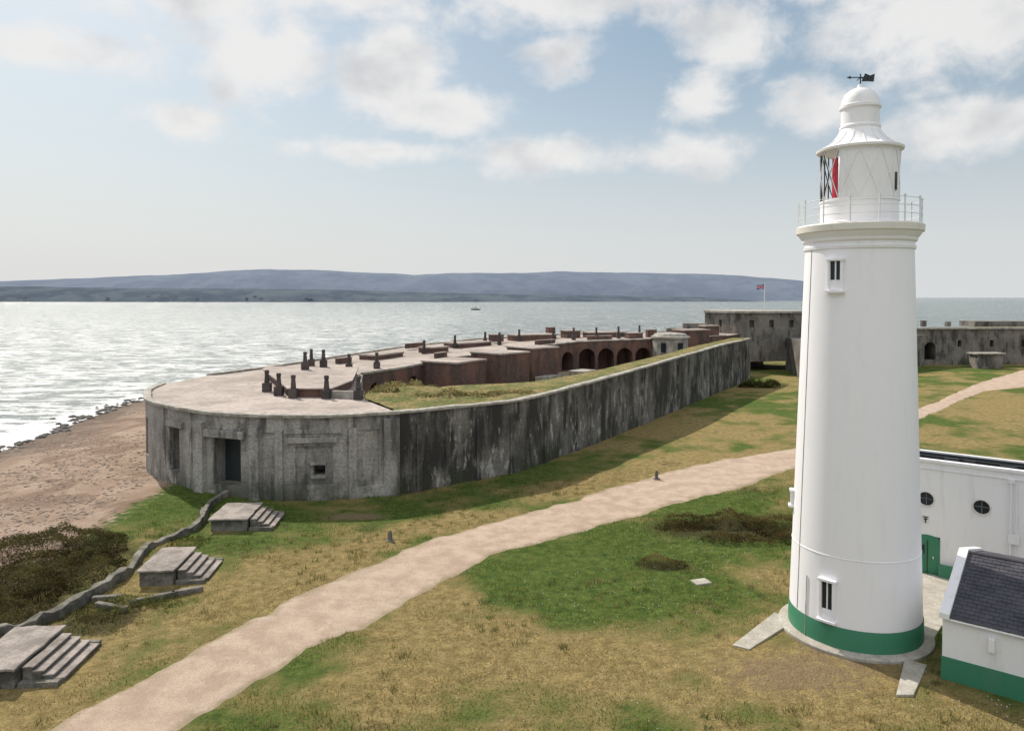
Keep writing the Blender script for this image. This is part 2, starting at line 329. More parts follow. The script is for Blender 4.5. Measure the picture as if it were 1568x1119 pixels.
def rocks(name,n,fn,mat,sub=1):
    b=B()
    for k in range(n):
        xx,yy,r,z=fn(); bm=bmesh.new(); bmesh.ops.create_icosphere(bm,subdivisions=sub,radius=r)
        vs=[(q.co.x*(.7+.6*R.rand())*1.3+xx,q.co.y*(.7+.6*R.rand())*1.2+yy,q.co.z*(.6+.4*R.rand())*.7+z) for q in bm.verts]
        b.add(vs,[[q.index for q in fc.verts] for fc in bm.faces]); bm.free()
    b.obj(name,mat,None,False,False)
def shx(yy): 
    a_=np.array([yy]); return float((np.interp(a_,[-100,0,75,111,150,211],[-48,-52,-57,-60,-58,-50])+1.5*(vn(a_/9,a_*0+3)-.5)+2.5*(vn(a_/23,a_*0+8)-.5))[0])
def f1():
    yy=60+R.rand()*110; return shx(yy)+R.randn()*1.1-.2,yy,.12+.42*R.rand()**2,-.95
rocks('shoreline_rocks',360,f1,M['rock'])
def f2():
    while 1:
        yy=46+R.rand()**1.3*60; xx=-31-R.rand()*26
        if float(fbm(np.array([xx]),np.array([yy]),6,3)[0])>.52-.2*R.rand() and zones(np.array([xx]),np.array([yy]))[0][0]>.6: break
    return xx,yy,.05+.12*R.rand()**2,float(terr(np.array([xx]),np.array([yy]))[0])+.01
rocks('beach_pebbles',3800,f2,M['pebble'],1)

# ------------------------------------------------------------------ island
def ridge(b,xs_,hs,y0,y1,i,seed):
    gx=np.linspace(xs_[0],xs_[-1],220); gyn=14; vs=[]
    for j in range(gyn):
        w=j/(gyn-1); y=y0+(y1-y0)*w; s=math.sin(min(1,w*1.25)*math.pi/2)**.8
        h=np.interp(gx,xs_,hs)*s*(.94+.12*fbm(gx+seed,gx*0+y,300,3)) + (fbm(gx+seed,gx*0+y,40,2)-.5)*4*(s>0.05)
        for a_,h_ in zip(gx,h): vs.append((a_,y+120*math.sin(a_/500),max(h_,-2)-1))
    n=220; fs=[(j*n+k,j*n+k+1,(j+1)*n+k+1,(j+1)*n+k) for j in range(gyn-1) for k in range(n-1)]
    b.add(vs,fs,i)
b=B()
hx=[-4200,-2800,-2443,-1907,-1264,-1000,-800,-514,-300,236,771,1129,1414,1600,1720]
hz=[85,104,116,134,166,156,143,129,143,154,148,140,120,95,-3]
ridge(b,hx,hz,3300,4050,0,0)
b2=B(); ridge(b2,[-3200,-1900,-1500,-1100,-700,-300,0,400,800,1000],[52,60,50,48,44,34,28,24,16,-3],2600,2950,0,900)
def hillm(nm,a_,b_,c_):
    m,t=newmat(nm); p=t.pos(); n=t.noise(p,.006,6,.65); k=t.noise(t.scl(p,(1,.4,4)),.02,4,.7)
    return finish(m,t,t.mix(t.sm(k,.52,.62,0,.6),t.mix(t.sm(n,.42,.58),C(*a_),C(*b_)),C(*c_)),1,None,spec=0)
isl=empty('island_hills')
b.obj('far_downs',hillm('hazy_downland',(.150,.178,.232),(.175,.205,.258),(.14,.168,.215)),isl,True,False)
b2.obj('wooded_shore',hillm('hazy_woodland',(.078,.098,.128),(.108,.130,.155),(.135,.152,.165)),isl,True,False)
b=B()
for k in range(60):
    x_=-2300+R.rand()*1700; y_=2640+120*math.sin(x_/500)-20+R.rand()*60; s_=6+R.rand()*10
    b.box((x_,y_,4+R.rand()*14),(s_,6,4+R.rand()*4))
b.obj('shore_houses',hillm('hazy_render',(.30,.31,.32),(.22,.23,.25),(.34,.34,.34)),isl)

# ------------------------------------------------------------------ fort
fort=empty('coastal_fort')
def cat(P,n):
    P=[np.array(q,float) for q in P]; P=[2*P[0]-P[1]]+P+[2*P[-1]-P[-2]]; o=[]
    for k in range(1,len(P)-2):
        for s in range(n):
            u=s/n; a,b_,c_,d_=P[k-1:k+3]
            o.append(tuple(.5*((2*b_)+(c_-a)*u+(2*a-5*b_+4*c_-d_)*u*u+(3*b_-a-3*c_+d_)*u**3)))
    o.append(tuple(P[-2])); return o
rim=cat([(-38,79),(-37,74),(-35.4,70.4),(-33.2,66.3),(-30.1,63),(-24.9,59.2),(-19.7,57.5),(-14.55,57.4),(-9.15,59.3)],5)
inner=[(-13.3,66.5),(-15.5,74),(-18.3,89.4),(-36.8,88)]
ZT=6.5
b=B(); b.prism(list(rim)+inner,-1,ZT); bast=b.obj('bastion',M['conc'],fort)
def rimat(x):
    r=np.array(rim); k=np.argmin(np.abs(r[8:,0]-x))+8; k=min(max(k,1),len(r)-2)
    tg=r[k+1]-r[k-1]; tg/=np.linalg.norm(tg); yy=float(np.interp(x,r[8:,0],r[8:,1])); return (x,yy),tuple(tg)
def applybool(o,cut):
    md=o.modifiers.new('b','BOOLEAN'); md.object=cut; md.operation='DIFFERENCE'; md.solver='EXACT'
    bpy.context.view_layer.update(); dg=bpy.context.evaluated_depsgraph_get()
    me=bpy.data.meshes.new_from_object(o.evaluated_get(dg)); o.modifiers.clear(); o.data=me
    bpy.data.objects.remove(cut,do_unlink=True)
cb=B()
for (xc,w,z0,z1,dep) in ((-22.9,2.7,.9,4.7,3.2),(-28.7,1.7,1.2,5.0,3.0),(-15.6,2.9,1.2,4.3,.3),(-33.5,1.6,1.6,5,2.0),(-19.2,1.2,-.5,5.3,.12),(-11.4,1.4,1.6,5.4,.12)):
    (px,py),tg=rimat(xc); nrm=(-tg[1],tg[0])
    cb.box((px+nrm[0]*dep/2-nrm[0]*.6,py+nrm[1]*dep/2-nrm[1]*.6,(z0+z1)/2),(w,dep+1.2,z1-z0),tg)
cut=cb.obj('cut',M['conc']); applybool(bast,cut)
cb=B(); (px,py),tg=rimat(-15.3); cb.box((px,py+.8,2.35),(.9,2.4,.8),tg); cut=cb.obj('cut',M['conc']); applybool(bast,cut)
fixn(bast)
b=B()
def ledge(x0,x1,z0,z1,out,i=0):
    (ax,ay),_=rimat(x0); (bx,by),_=rimat(x1); L_=math.hypot(bx-ax,by-ay); tg=((bx-ax)/L_,(by-ay)/L_); nr=(-tg[1],tg[0])
    (mx,my)=((ax+bx)/2,(ay+by)/2)
    b.box((mx-nr[0]*(out/2-.25),my-nr[1]*(out/2-.25),(z0+z1)/2),(L_,out+.5,z1-z0),tg,i)
ledge(-24.9,-21.2,4.72,5.35,.34); ledge(-24.6,-21.5,5.35,5.6,.16); ledge(-17.6,-13.8,4.55,4.95,.38); ledge(-17.9,-13.5,5.25,5.6,.26)
ledge(-29.8,-27.4,5.02,5.5,.3); ledge(-20.7,-19.9,-.8,5.9,.4); ledge(-18.6,-18.0,-.8,5.6,.25); ledge(-25.9,-24.9,-.8,5.9,.42); ledge(-12.6,-9.6,-.8,.9,.3); ledge(-13.0,-12.4,-.8,5.6,.25); ledge(-10.4,-9.2,-.8,6.2,.35)
ledge(-15.9,-14.7,1.72,1.92,.2); ledge(-15.9,-14.7,2.78,2.98,.2)
b.obj('bastion_ledges',M['conc'],fort,bevel=.04)
b=B(); (px,py),tg=rimat(-22.9); b.box((px,py+1.6,2.6),(2.6,.15,3.4),tg,0); b.box((px+.9,py+1.3,2.0),(.5,.1,1.6),tg,1)
b.obj('embrasure_shield',[M['black'],M['brick']],fort)
def coping(name,pts,zs,w,h,out,mat,parent=fort):
    b=B(); P=np.array(pts); 
    T_=np.gradient(P,axis=0); T_/=np.linalg.norm(T_,axis=1)[:,None]; Nn=np.stack([-T_[:,1],T_[:,0]],1)
    o=P-Nn*out; i_=P+Nn*(w-out); n=len(P); v=[]
    for k in range(n): 
        j1,j2=R.randn()*.02,R.randn()*.03
        v+=[(o[k][0],o[k][1],zs[k]),(o[k][0],o[k][1],zs[k]+h+j1),(i_[k][0],i_[k][1],zs[k]+h+j2),(i_[k][0],i_[k][1],zs[k])]
    f=[]
    for k in range(n-1):
        for q in range(4): f.append((4*k+q,4*k+(q+1)%4,4*k+4+(q+1)%4,4*k+4+q))
    f+=[(0,1,2,3),(4*n-1,4*n-2,4*n-3,4*n-4)]
    b.add(v,f); return b.obj(name,mat,parent,bevel=.03)
coping('bastion_coping',rim,[ZT+.003]*len(rim),.7,.25,.18,M['cop'])
b=B(); 
ri=np.array(rim); ctr=np.array([-22,74]); rin=[tuple(q+(ctr-q)/np.linalg.norm(ctr-q)*.62) for q in ri]
b.prism(rin+[(-13.6,66.9),(-15.9,74),(-18.6,89),(-36.4,87.7)],ZT+.004,ZT+.10); b.obj('bastion_roof',M['roofc'],fort)
b=B(); b.prism([(-20.9,68.6),(-17.1,68.4),(-16.6,75),(-18.9,88.8),(-30,90),(-29.5,87)],ZT+.11,ZT+.85)
b.obj('raised_roof_platform',M['brick'],fort)
b=B(); b.prism([(-21.1,68.4),(-16.9,68.2),(-16.4,75),(-18.7,89),(-30.2,90.2),(-29.8,87)],ZT+.853,ZT+.98); b.obj('raised_roof_slab',M['roofc'],fort)
b=B(); b.prism([(-16.8,67.8),(-13.7,67.0),(-13.6,67.4),(-16.7,68.15)],ZT+.11,ZT+.8); b.obj('roof_parapet',M['cop'],fort)
# casemate range
outr=[(-36.8,88),(-33,97),(-28,112),(-20,132),(-8,150),(10,160),(30,166),(60,174)]
innr=[(-18.3,89.4),(-14.5,97),(-9.5,110),(-3,118),(4,128),(12.3,136),(26.9,139.5),(44,150)]
zz_=[6.5,6.5,6.6,6.9,7.2,7.6,7.9,8]
n=len(outr); v=[];f=[]
for k in range(n): v+=[(outr[k][0],outr[k][1],-1),(outr[k][0],outr[k][1],zz_[k]),(innr[k][0],innr[k][1],zz_[k]),(innr[k][0],innr[k][1],-1)]
for k in range(n-1):
    for q in range(4): f.append((4*k+q,4*k+(q+1)%4,4*k+4+(q+1)%4,4*k+4+q))
f+=[(0,1,2,3),(4*n-1,4*n-2,4*n-3,4*n-4)]
b=B(); b.add(v,f); cas=b.obj('casemate_range',M['brick'],fort)
cb=B()
def arch(px,py,tg,w,z0,zs,dep):
    nr=(-tg[1],tg[0]); seg=10; prof=[(-w/2,z0),(w/2,z0)]+[(w/2*math.cos(a_),zs+w/2*math.sin(a_)) for a_ in np.linspace(0,math.pi,seg)]
    v=[];k=len(prof)
    for s in (-1,dep):
        for u,z in prof: v.append((px+tg[0]*u+nr[0]*s,py+tg[1]*u+nr[1]*s,z))
    cb.add(v,[tuple(range(k)),tuple(range(2*k-1,k-1,-1))]+[(q,(q+1)%k,k+(q+1)%k,k+q) for q in range(k)])
FL=2.4
for k,us in ((0,(.3,.75)),(1,(.2,.55,.85)),(3,(.3,.75)),(4,(.25,.75)),(5,(.12,.37,.62,.87)),(6,(.3,.6))):
    a_=np.array(innr[k]);c_=np.array(innr[k+1]); L_=np.linalg.norm(c_-a_); tg=(c_-a_)/L_
    for u in us:
        q=a_+(c_-a_)*u; w=min(3.2,L_*.28); zt_=zz_[k]
        arch(q[0],q[1],tuple(tg),w,FL+.02,zt_-1.2-w/2,3.5)
cut=cb.obj('cut',M['brick']); applybool(cas,cut); fixn(cas)
v=[];f=[]
for k in range(n):
    o=np.array(outr[k]);i_=np.array(innr[k]); d=(i_-o)/np.linalg.norm(i_-o); a_=o+d*.9; c_=i_-d*.5
    v+=[(a_[0],a_[1],zz_[k]+.05),(c_[0],c_[1],zz_[k]+.05)]
for k in range(n-1): f.append((2*k,2*k+1,2*k+3,2*k+2))
mesh('casemate_roof',v,f,M['roofc'],fort)
coping('casemate_coping',innr,[q+.003 for q in zz_],.45,.25,.12,M['cop'])
coping('seaward_coping',outr[::-1],[q+.003 for q in zz_[::-1]],.8,.3,.1,M['cop'])
b=B(); s_=B()
for (x_,y_,w,d,zt_,ang) in ((-8.2,103.5,7,6,6.9,1.0),(-1.8,111,6.5,6,7.5,.85),(3.4,121,6,6,7.6,.75),(-20,112,7,3,7.2,1.1),(-8,132,8,4,7.7,.8),(4,146,9,4,8.4,.5),(19,150,8,4,8.7,.3),(36,147,6,4,9.3,.4),(-13,121,4,3,7.6,.9),(12,150,3,3,9,.4),(41,152,3,3,9.9,.2)):
    ax=(math.cos(ang),math.sin(ang)); b.box((x_,y_,(zt_+FL)/2),(w,d,zt_-FL),ax); s_.box((x_,y_,zt_+.13),(w+.3,d+.3,.25),ax)
for (x_,y_,w,d,h_,ang) in ((-24,104,3,.5,.7,1.1),(-17,127,4,.5,.8,.9),(-11,112.5,3,.5,.7,1.1),(6,133,5,.5,.8,.8),(17,142,5,.5,.8,.25),(24,144,3,2,1.2,.3),(-3,139,2.5,1.5,1.3,.7),(8,152,1.5,1.5,1.8,.4),(28,147,2,1,1.6,.3)):
    zb=float(np.interp(y_,[88,112,128,150],[6.5,6.7,7.2,7.9])); b.box((x_,y_,zb+h_/2),(w,d,h_),(math.cos(ang),math.sin(ang))); s_.box((x_,y_,zb+h_+.05),(w+.15,d+.15,.1),(math.cos(ang),math.sin(ang)))
b.obj('brick_blockhouses',M['brick'],fort); s_.obj('blockhouse_slabs',M['roofc'],fort,bevel=.03)
b=B(); b.prism([(-12.8,68.5),(-10,72),(-2,78),(5.5,84.5),(15,99),(31,125),(42,143),(44,149),(27,141),(12,137),(-3,119),(-15,97),(-18,89)],1,FL); b.obj('courtyard_floor',M['court'],fort)
b=B()
for (x_,y_,w,d,h_,an) in ((6,118,5,2,.9,.9),(12,124,4,3,1.2,.9),(19,129,6,1,.8,1.0),(24,131,2,2,2.2,.8),(9,112,3,1.2,.7,1)): b.box((x_,y_,FL+h_/2),(w,d,h_),(math.cos(an),math.sin(an)))
b.obj('courtyard_foundations',M['cop'],fort,bevel=.05)
# wing rampart
wo=[(-9.15,59.3),(-4.7,62.4),(1,67.4),(8.2,78.3),(18.4,94.6),(34.6,122.3),(45.6,139.5)]
wi=[(-13.3,66.5),(-14.0,71),(-9,76),(3.8,81.5),(15.3,96.8),(31.7,124.0),(42.7,141.3)]
wz=[6.5,6.5,6.4,6.65,7.1,7.7,7.95]
wo2=cat(wo,6); wi2=cat(wi,6); wz2=list(np.interp(np.linspace(0,6,len(wo2)),range(7),wz)); n=len(wo2)
v=[];f=[]
for k in range(n): v+=[(wo2[k][0],wo2[k][1],-1),(wo2[k][0],wo2[k][1],wz2[k]),(wi2[k][0],wi2[k][1],wz2[k]-.0),(wi2[k][0],wi2[k][1],-1)]
for k in range(n-1):
    for q in range(4): f.append((4*k+q,4*k+(q+1)%4,4*k+4+(q+1)%4,4*k+4+q))
f+=[(0,1,2,3),(4*n-1,4*n-2,4*n-3,4*n-4)]
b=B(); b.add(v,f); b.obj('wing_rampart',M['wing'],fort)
coping('wing_coping',wo2,[q+.003 for q in wz2],.8,.22,.12,M['cop'])
b=B()
for k in range(2,n-1,3):
    tx,ty=wo2[k+1][0]-wo2[k][0],wo2[k+1][1]-wo2[k][1]; l_=math.hypot(tx,ty); b.box((wo2[k][0],wo2[k][1],(wz2[k]-1.5)/2),(.5,.36,wz2[k]-1.0+.5),(tx/l_,ty/l_))
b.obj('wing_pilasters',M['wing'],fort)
G=12; vv=[]
for k in range(n):
    for q in range(G+1):
        w=.1+.9*q/G; x_=wo2[k][0]*(1-w)+wi2[k][0]*w; y_=wo2[k][1]*(1-w)+wi2[k][1]*w
        m_=.9*math.exp(-(((x_+9.5)/4.0)**2+((y_-70)/2.6)**2))
        vv.append((x_,y_,wz2[k]+.06+(.30*float(fbm(np.array([x_]),np.array([y_]),2.5,3)[0])+m_)*(1 if 0<q<G else .2)))
ff=[(k*(G+1)+q,k*(G+1)+q+1,(k+1)*(G+1)+q+1,(k+1)*(G+1)+q) for k in range(n-1) for q in range(G)]
m,t=newmat('rampart_turf'); p=t.pos(); a_=t.noise(p,.5,5,.6); c_=t.noise(p,3.5,5,.7)
c=t.mix(t.sm(a_,.42,.6),C(.30,.235,.105),C(.14,.16,.05)); c=t.mix(t.sm(c_,.4,.65,0,.75),c,C(.06,.06,.025)); M['turf']=finish(m,t,c,.95,c_,.9,.2,.1)
mesh('rampart_turf',vv,ff,M['turf'],fort,True)
scrubmesh('rampart_scrub',[(-10.8,69.8,3.6,2.2,1.1),(-7.0,68.2,2.8,1.8,.8),(-3.5,69.5,2.4,1.5,.55),(-9.5,73.3,3,1.6,.9),(0,71.5,2.5,1.5,.35)],420,((.13,.11,.045),(.27,.235,.11)),6.5,.09,fort)

vb=B()
for (x_,y_,z_) in ((-24.4,72.6,6.6),(-22.3,69.7,6.6),(-20.4,68.0,6.6),(-17.2,67.6,6.6),(-14.1,66.9,6.6),(-24.3,85.7,7.45),(-23,89,7.45),(-21,94,6.55),(-17.9,96.6,6.55),(-14.2,118,6.7),(-5,136,7.2),(-2.3,134,7.2),(1.4,142,7.4),(7.8,138,7.5),(12,142,7.7),(16.4,142,7.8),(21,144,7.9),(-27.5,100,6.55),(-10,128,7.0),(26,149,7.9)):
    k_=1.1 if y_<100 else 1.2
    vb.prism([(x_-.38,y_-.38),(x_+.38,y_-.38),(x_+.38,y_+.38),(x_-.38,y_+.38)],z_,z_+.8*k_,0)
    vb.tube((x_,y_,z_+.8*k_),(x_,y_,z_+1.7*k_),.27,10,0,.18); vb.tube((x_,y_,z_+1.7*k_),(x_,y_,z_+1.95*k_),.25,10,0,.2)
vb.obj('roof_vents',stone('vent_terracotta',(.11,.085,.08),(.055,.05,.047),1),fort)

kp=B()
kp.prism([(43.8,166),(48.5,158),(64,160),(66,172),(50,180)],2,12.5,0); kp.prism([(43.5,166),(48.4,157.6),(64.3,159.6),(66.3,172.2),(50,180.4)],12.503,12.95,1)
kp.prism([(45.6,139.5),(57,144),(62,152),(60,158),(46,156),(41,146)],-1,8.2,0)
kp.prism([(57,144),(59,143),(70,150),(96,170),(90,176),(60,160)],-1,7.2,0)
kp.prism([(94,172),(150,176),(150,186),(92,184)],-1,8.4,0); kp.prism([(93.5,171.6),(150.2,175.6),(150.2,177),(93.5,173)],8.403,8.8,1)
kp.prism([(112,177),(128,178),(128,184),(112,183)],8.81,10.1,0); kp.prism([(37,158),(42,156),(43,162),(38,163)],7.9,10.3,0); kp.prism([(33,156),(37,155.5),(38,160),(34,161)],7.9,9.3,0)
kp.prism([(64.5,158),(70,160),(70,168),(65.5,168)],6,10.8,0)
kp.prism([(100,178),(101,178),(101,179),(100,179)],8.81,10.3,0); kp.prism([(106,178),(107,178),(107,179),(106,179)],8.81,10.0,0)
kp.prism([(104,163),(110,163.5),(110,166),(104,166)],-1,3.2,0); kp.prism([(116,160),(128,161),(128,165),(116,165)],-1,2.8,0); kp.prism([(103.5,162.6),(110.4,163.1),(110.4,166.3),(103.5,166.3)],3.203,3.5,1)
keep=kp.obj('keep_tower_and_east_wing',[M['keep'],M['cop']],fort)
cb=B()
def hole(x_,y_,w,z0,z1,tg,dep=1.6): cb.box((x_,y_,(z0+z1)/2),(w,dep,z1-z0),tg)
for x_ in (52,56.5,61): hole(x_,158+(x_-48.5)*.129,1.1,9.4,11,(.99,.13))
hole(46.2,162,1,9.4,11,(.51,-.86)); hole(49.5,141,1.0,4.5,6,(.93,.37)); hole(53,142.4,1.0,4.5,6,(.93,.37))
arch(98.7,172.3,(1,.07),2.8,1.2,4.0,5)
for x_ in (106,114,122,136): hole(x_,172+(x_-94)*.0714,1.0,4.2,5.8,(1,.07),3)
cut=cb.obj('cut',M['keep']); applybool(keep,cut); fixn(keep)
b=B(); b.lathe(30.0,138.5,[(3.3,2.0),(3.3,8.2),(3.6,8.25),(3.6,8.6),(3.3,8.65),(2.9,9.1),(0,9.4)],28); o=b.obj('stair_turret',M['cop'],fort); autosmooth(o,30)
b=B(); b.box((28.2,135.7,6.6),(.9,.5,1.8),(.86,-.5)); b.box((31.2,135.35,6.6),(.9,.5,1.8),(.93,.36)); b.obj('turret_windows',M['glassd'],fort)

fl=empty('flagpole'); b=B(); b.tube((58,168,12.9),(58,168,19.2),.09,8); b.obj('pole',M['rail'],fl)
vs=[]
for k in range(9):
    for z in (0,1): vs.append((58-k*.22,168+.18*math.sin(k*.9),19.0-1.1*z-.03*k))
fs=[(2*k,2*k+1,2*k+3,2*k+2) for k in range(8)]
m,t=newmat('flag_cloth'); p=t.pos(); sx=t.n('ShaderNodeSeparateXYZ',{0:p}); fx=t.m('ABSOLUTE',t.m('SUBTRACT',sx.outputs[0],57.1)); fz=t.m('ABSOLUTE',t.m('SUBTRACT',sx.outputs[2],18.33))
mn=t.m('MINIMUM',fx,fz); cc=t.mix(t.m('LESS_THAN',mn,.22),C(.09,.11,.28),C(.7,.7,.7)); cc=t.mix(t.m('LESS_THAN',mn,.13),cc,C(.5,.05,.08)); finish(m,t,cc,.8)
mesh('flag',vs,fs,m,fl,True)

ya=empty('sailing_yacht'); b=B(); X0,Y0=-48,960
st=[(-6.5,.2),(-5,1.3),(-1,1.9),(3,1.6),(6,.5),(7,.05)]; v=[];f=[]
for x_,w in st: v+=[(X0+x_,Y0-w,.5),(X0+x_,Y0+w,.5),(X0+x_*.9,Y0+w*.4,-1.3),(X0+x_*.9,Y0-w*.4,-1.3)]
for k in range(5):
    for q in range(4): f.append((4*k+q,4*k+(q+1)%4,4*k+4+(q+1)%4,4*k+4+q))
f+=[(0,1,2,3),(23,22,21,20)]
b.add(v,f); b.obj('hull',M['black'],ya)
b=B(); b.prism([(X0-3,Y0-1),(X0+2,Y0-1),(X0+3,Y0),(X0+2,Y0+1),(X0-3,Y0+1)],.5,1.6); b.obj('cabin',M['cream'],ya)
b=B(); b.tube((X0+.8,Y0,.5),(X0+.8,Y0,13),.16,6); b.tube((X0+.8,Y0,2.2),(X0-4.5,Y0,2.2),.3,6); b.tube((X0+.8,Y0,13),(X0+6.8,Y0,.6),.06,4); b.tube((X0+.8,Y0,13),(X0-6.2,Y0,.6),.06,4); b.obj('mast_and_rigging',M['black'],ya)

# ------------------------------------------------------------------ lighthouse
lh=empty('lighthouse'); cx,cy=16.5,34.9
camd=np.array([-cx,-cy])/math.hypot(cx,cy); aC=math.atan2(camd[1],camd[0])
def az(deg): return aC-math.radians(deg)
b=B(); b.lathe(cx,cy,[(3.42,-.3),(3.42,.12),(3.36,.17),(2.8,.2)],96); o=b.obj('plinth',M['paving'],lh); autosmooth(o)
b=B(); b.lathe(cx,cy,[(2.97,.15),(2.955,1.10),(2.94,1.14)],96); o=b.obj('green_band',M['green'],lh,True)
def rad(z): return 2.92+(2.36-2.92)*(z-1.15)/(18.2-1.15)
b=B(); b.lathe(cx,cy,[(rad(1.14),1.14),(rad(4.2),4.2),(rad(4.2)+.015,4.21),(rad(4.2)+.015,4.25),(rad(4.26),4.26),(rad(9),9),(rad(13),13),(rad(18.2),18.2),(2.42,18.22),(2.44,18.34),(2.38,18.38),(2.38,18.52),(2.48,18.6),(2.5,18.72),(2.62,18.88),(2.68,18.98)],128); o=b.obj('tower_shaft',M['white'],lh); autosmooth(o,25)
b=B(); b.lathe(cx,cy,[(2.68,18.98),(2.76,19.02),(2.78,19.30),(2.72,19.36),(1.6,19.40)],96); o=b.obj('gallery_slab',M['cream'],lh); autosmooth(o,25)
b=B(); RR=2.66
for zr in (19.75,20.1,20.45):
    for k in range(48):
        a0=k/48*6.2832;a1=(k+1)/48*6.2832; b.tube((cx+RR*math.cos(a0),cy+RR*math.sin(a0),zr),(cx+RR*math.cos(a1),cy+RR*math.sin(a1),zr),.016,6)
for k in range(14):
    a0=k/14*6.2832+.1; b.tube((cx+RR*math.cos(a0),cy+RR*math.sin(a0),19.35),(cx+RR*math.cos(a0),cy+RR*math.sin(a0),20.5),.035,6)
    b.tube((cx+RR*math.cos(a0),cy+RR*math.sin(a0),20.48),(cx+RR*math.cos(a0),cy+RR*math.sin(a0),20.56),.055,6)
b.obj('gallery_railing',M['rail'],lh)
LR=1.70
b=B(); b.lathe(cx,cy,[(LR+.07,19.38),(LR+.07,19.5),(LR,19.55),(LR,20.45),(LR+.05,20.48),(LR+.05,20.55),(LR,20.57)],80); o=b.obj('lantern_murette',M['white'],lh); autosmooth(o,25)
b=B(); a0=az(29); a1=az(-185)
b.lathe(cx,cy,[(LR-.01,20.57),(LR+.02,22.86)],60,0,a0,a1); b.lathe(cx,cy,[(LR-.09,20.57),(LR-.06,22.86)],60,0,a0,a1)
for aa in (a0,a1): b.box((cx+(LR-.04)*math.cos(aa),cy+(LR-.04)*math.sin(aa),21.7),(.12,.08,2.3),(math.cos(aa),math.sin(aa)))
b.obj('blanking_panels',M['white2'],lh,True,False)
b=B(); nn=12
for s in (1,-1):
    for k in range(nn):
        a_=az(0)+k/nn*6.2832
        for (z0,z1) in ((20.57,21.72),(21.72,22.86)):
            pr=None
            for q in range(5):
                w=q/4; ang=a_+s*(w*.5*6.2832/nn+(0 if z0<21 else .5*6.2832/nn)); rr_=LR+.01+(z0-20.57+(z1-z0)*w)/2.29*.03; pt=(cx+rr_*math.cos(ang),cy+rr_*math.sin(ang),z0+(z1-z0)*w)
                if pr: b.tube(pr,pt,.02,5)
                pr=pt
b.obj('diamond_astragals',M['white'],lh,False,False)
b=B(); LG=LR-.02
for d in (30,62,92,125,155,175): 
    a_=az(d); b.tube((cx+LG*math.cos(a_),cy+LG*math.sin(a_),20.5),(cx+LG*math.cos(a_),cy+LG*math.sin(a_),22.9),.03,6)
for s in (1,-1):
    for k in range(4):
        d0=30+k*37; d1=d0+37
        if s<0: d0,d1=d1,d0
        pr=None
        for q in range(5):
            a_=az(d0+(d1-d0)*q/4); pt=(cx+LG*math.cos(a_),cy+LG*math.sin(a_),20.57+2.29*q/4)
            if pr: b.tube(pr,pt,.024,5)
            pr=pt
b.obj('lantern_glazing_bars',M['black'],lh,False,False)
b=B()
for rr,d in ((1.42,46),(1.38,33)): 
    a_=az(d); b.box((cx+rr*math.cos(a_),cy+rr*math.sin(a_),21.55),(.34 if d>40 else .12,.04,1.9),(-math.sin(a_),math.cos(a_)),0 if d>40 else 1)
b.obj('red_sector_panel',[M['red'],M['white']],lh)
b=B(); b.lathe(cx,cy,[(.0,20.5),(.45,20.5),(.45,21.1),(.62,21.2),(.7,21.6),(.62,22.0),(.4,22.1),(0,22.3)],24); b.obj('lamp_optic',M['rail'],lh,True)
b=B(); b.lathe(cx,cy,[(0,20.52),(LR,20.5)],40); b.obj('lantern_floor',M['cream'],lh)
b=B(); b.lathe(cx,cy,[(0,22.84),(LR+.05,22.86),(1.89,22.88),(1.91,22.98),(1.8,23.03),(1.45,23.2),(1.18,23.42),(.95,23.72),(.87,23.95),(.90,23.97),(.90,24.06),(.86,24.08),(.83,24.14),(.83,24.86),(.91,24.9),(.91,25.02),(.84,25.06),(.80,25.32),(.68,25.58),(.48,25.76),(.27,25.86),(.14,25.9),(.1,26.05),(0,26.07)],64); o=b.obj('cupola_roof',M['white2'],lh); autosmooth(o,25)
b=B()
for k in range(16):
    a_=k/16*6.2832+.1; pr=None
    for r,z in ((1.8,23.05),(1.45,23.22),(1.18,23.44),(.95,23.74)):
        pt=(cx+r*math.cos(a_),cy+r*math.sin(a_),z); 
        if pr: b.tube(pr,pt,.018,5)
        pr=pt
b.obj('roof_ribs',M['white2'],lh,False,False)
b=B(); b.tube((cx,cy,26),(cx,cy,26.55),.03,6); vx=.89;vy=-.42
def P(u,z): return (cx+vx*u,cy+vy*u,z)
b.tube(P(-.55,26.45),P(.3,26.35),.025,6); b.tube(P(-.62,26.46),P(-.42,26.44),.0,6,0,.08); b.tube(P(-.16,26.25),P(.0,26.4),.02,5); b.tube(P(.16,26.25),P(.0,26.4),.02,5)
nv=(.42*.03,.89*.03)
prof=[(0.05,26.2),(.2,26.55),(.42,26.42),(.62,26.48),(.58,26.12),(.3,26.17)]
v=[(cx+vx*u+s*nv[0],cy+vy*u+s*nv[1],z) for s in (-1,1) for u,z in prof]; b.add(v,[tuple(range(5,-1,-1)),tuple(range(6,12))]+[(q,(q+1)%6,6+(q+1)%6,6+q) for q in range(6)])
b.obj('weather_vane',M['black'],lh)
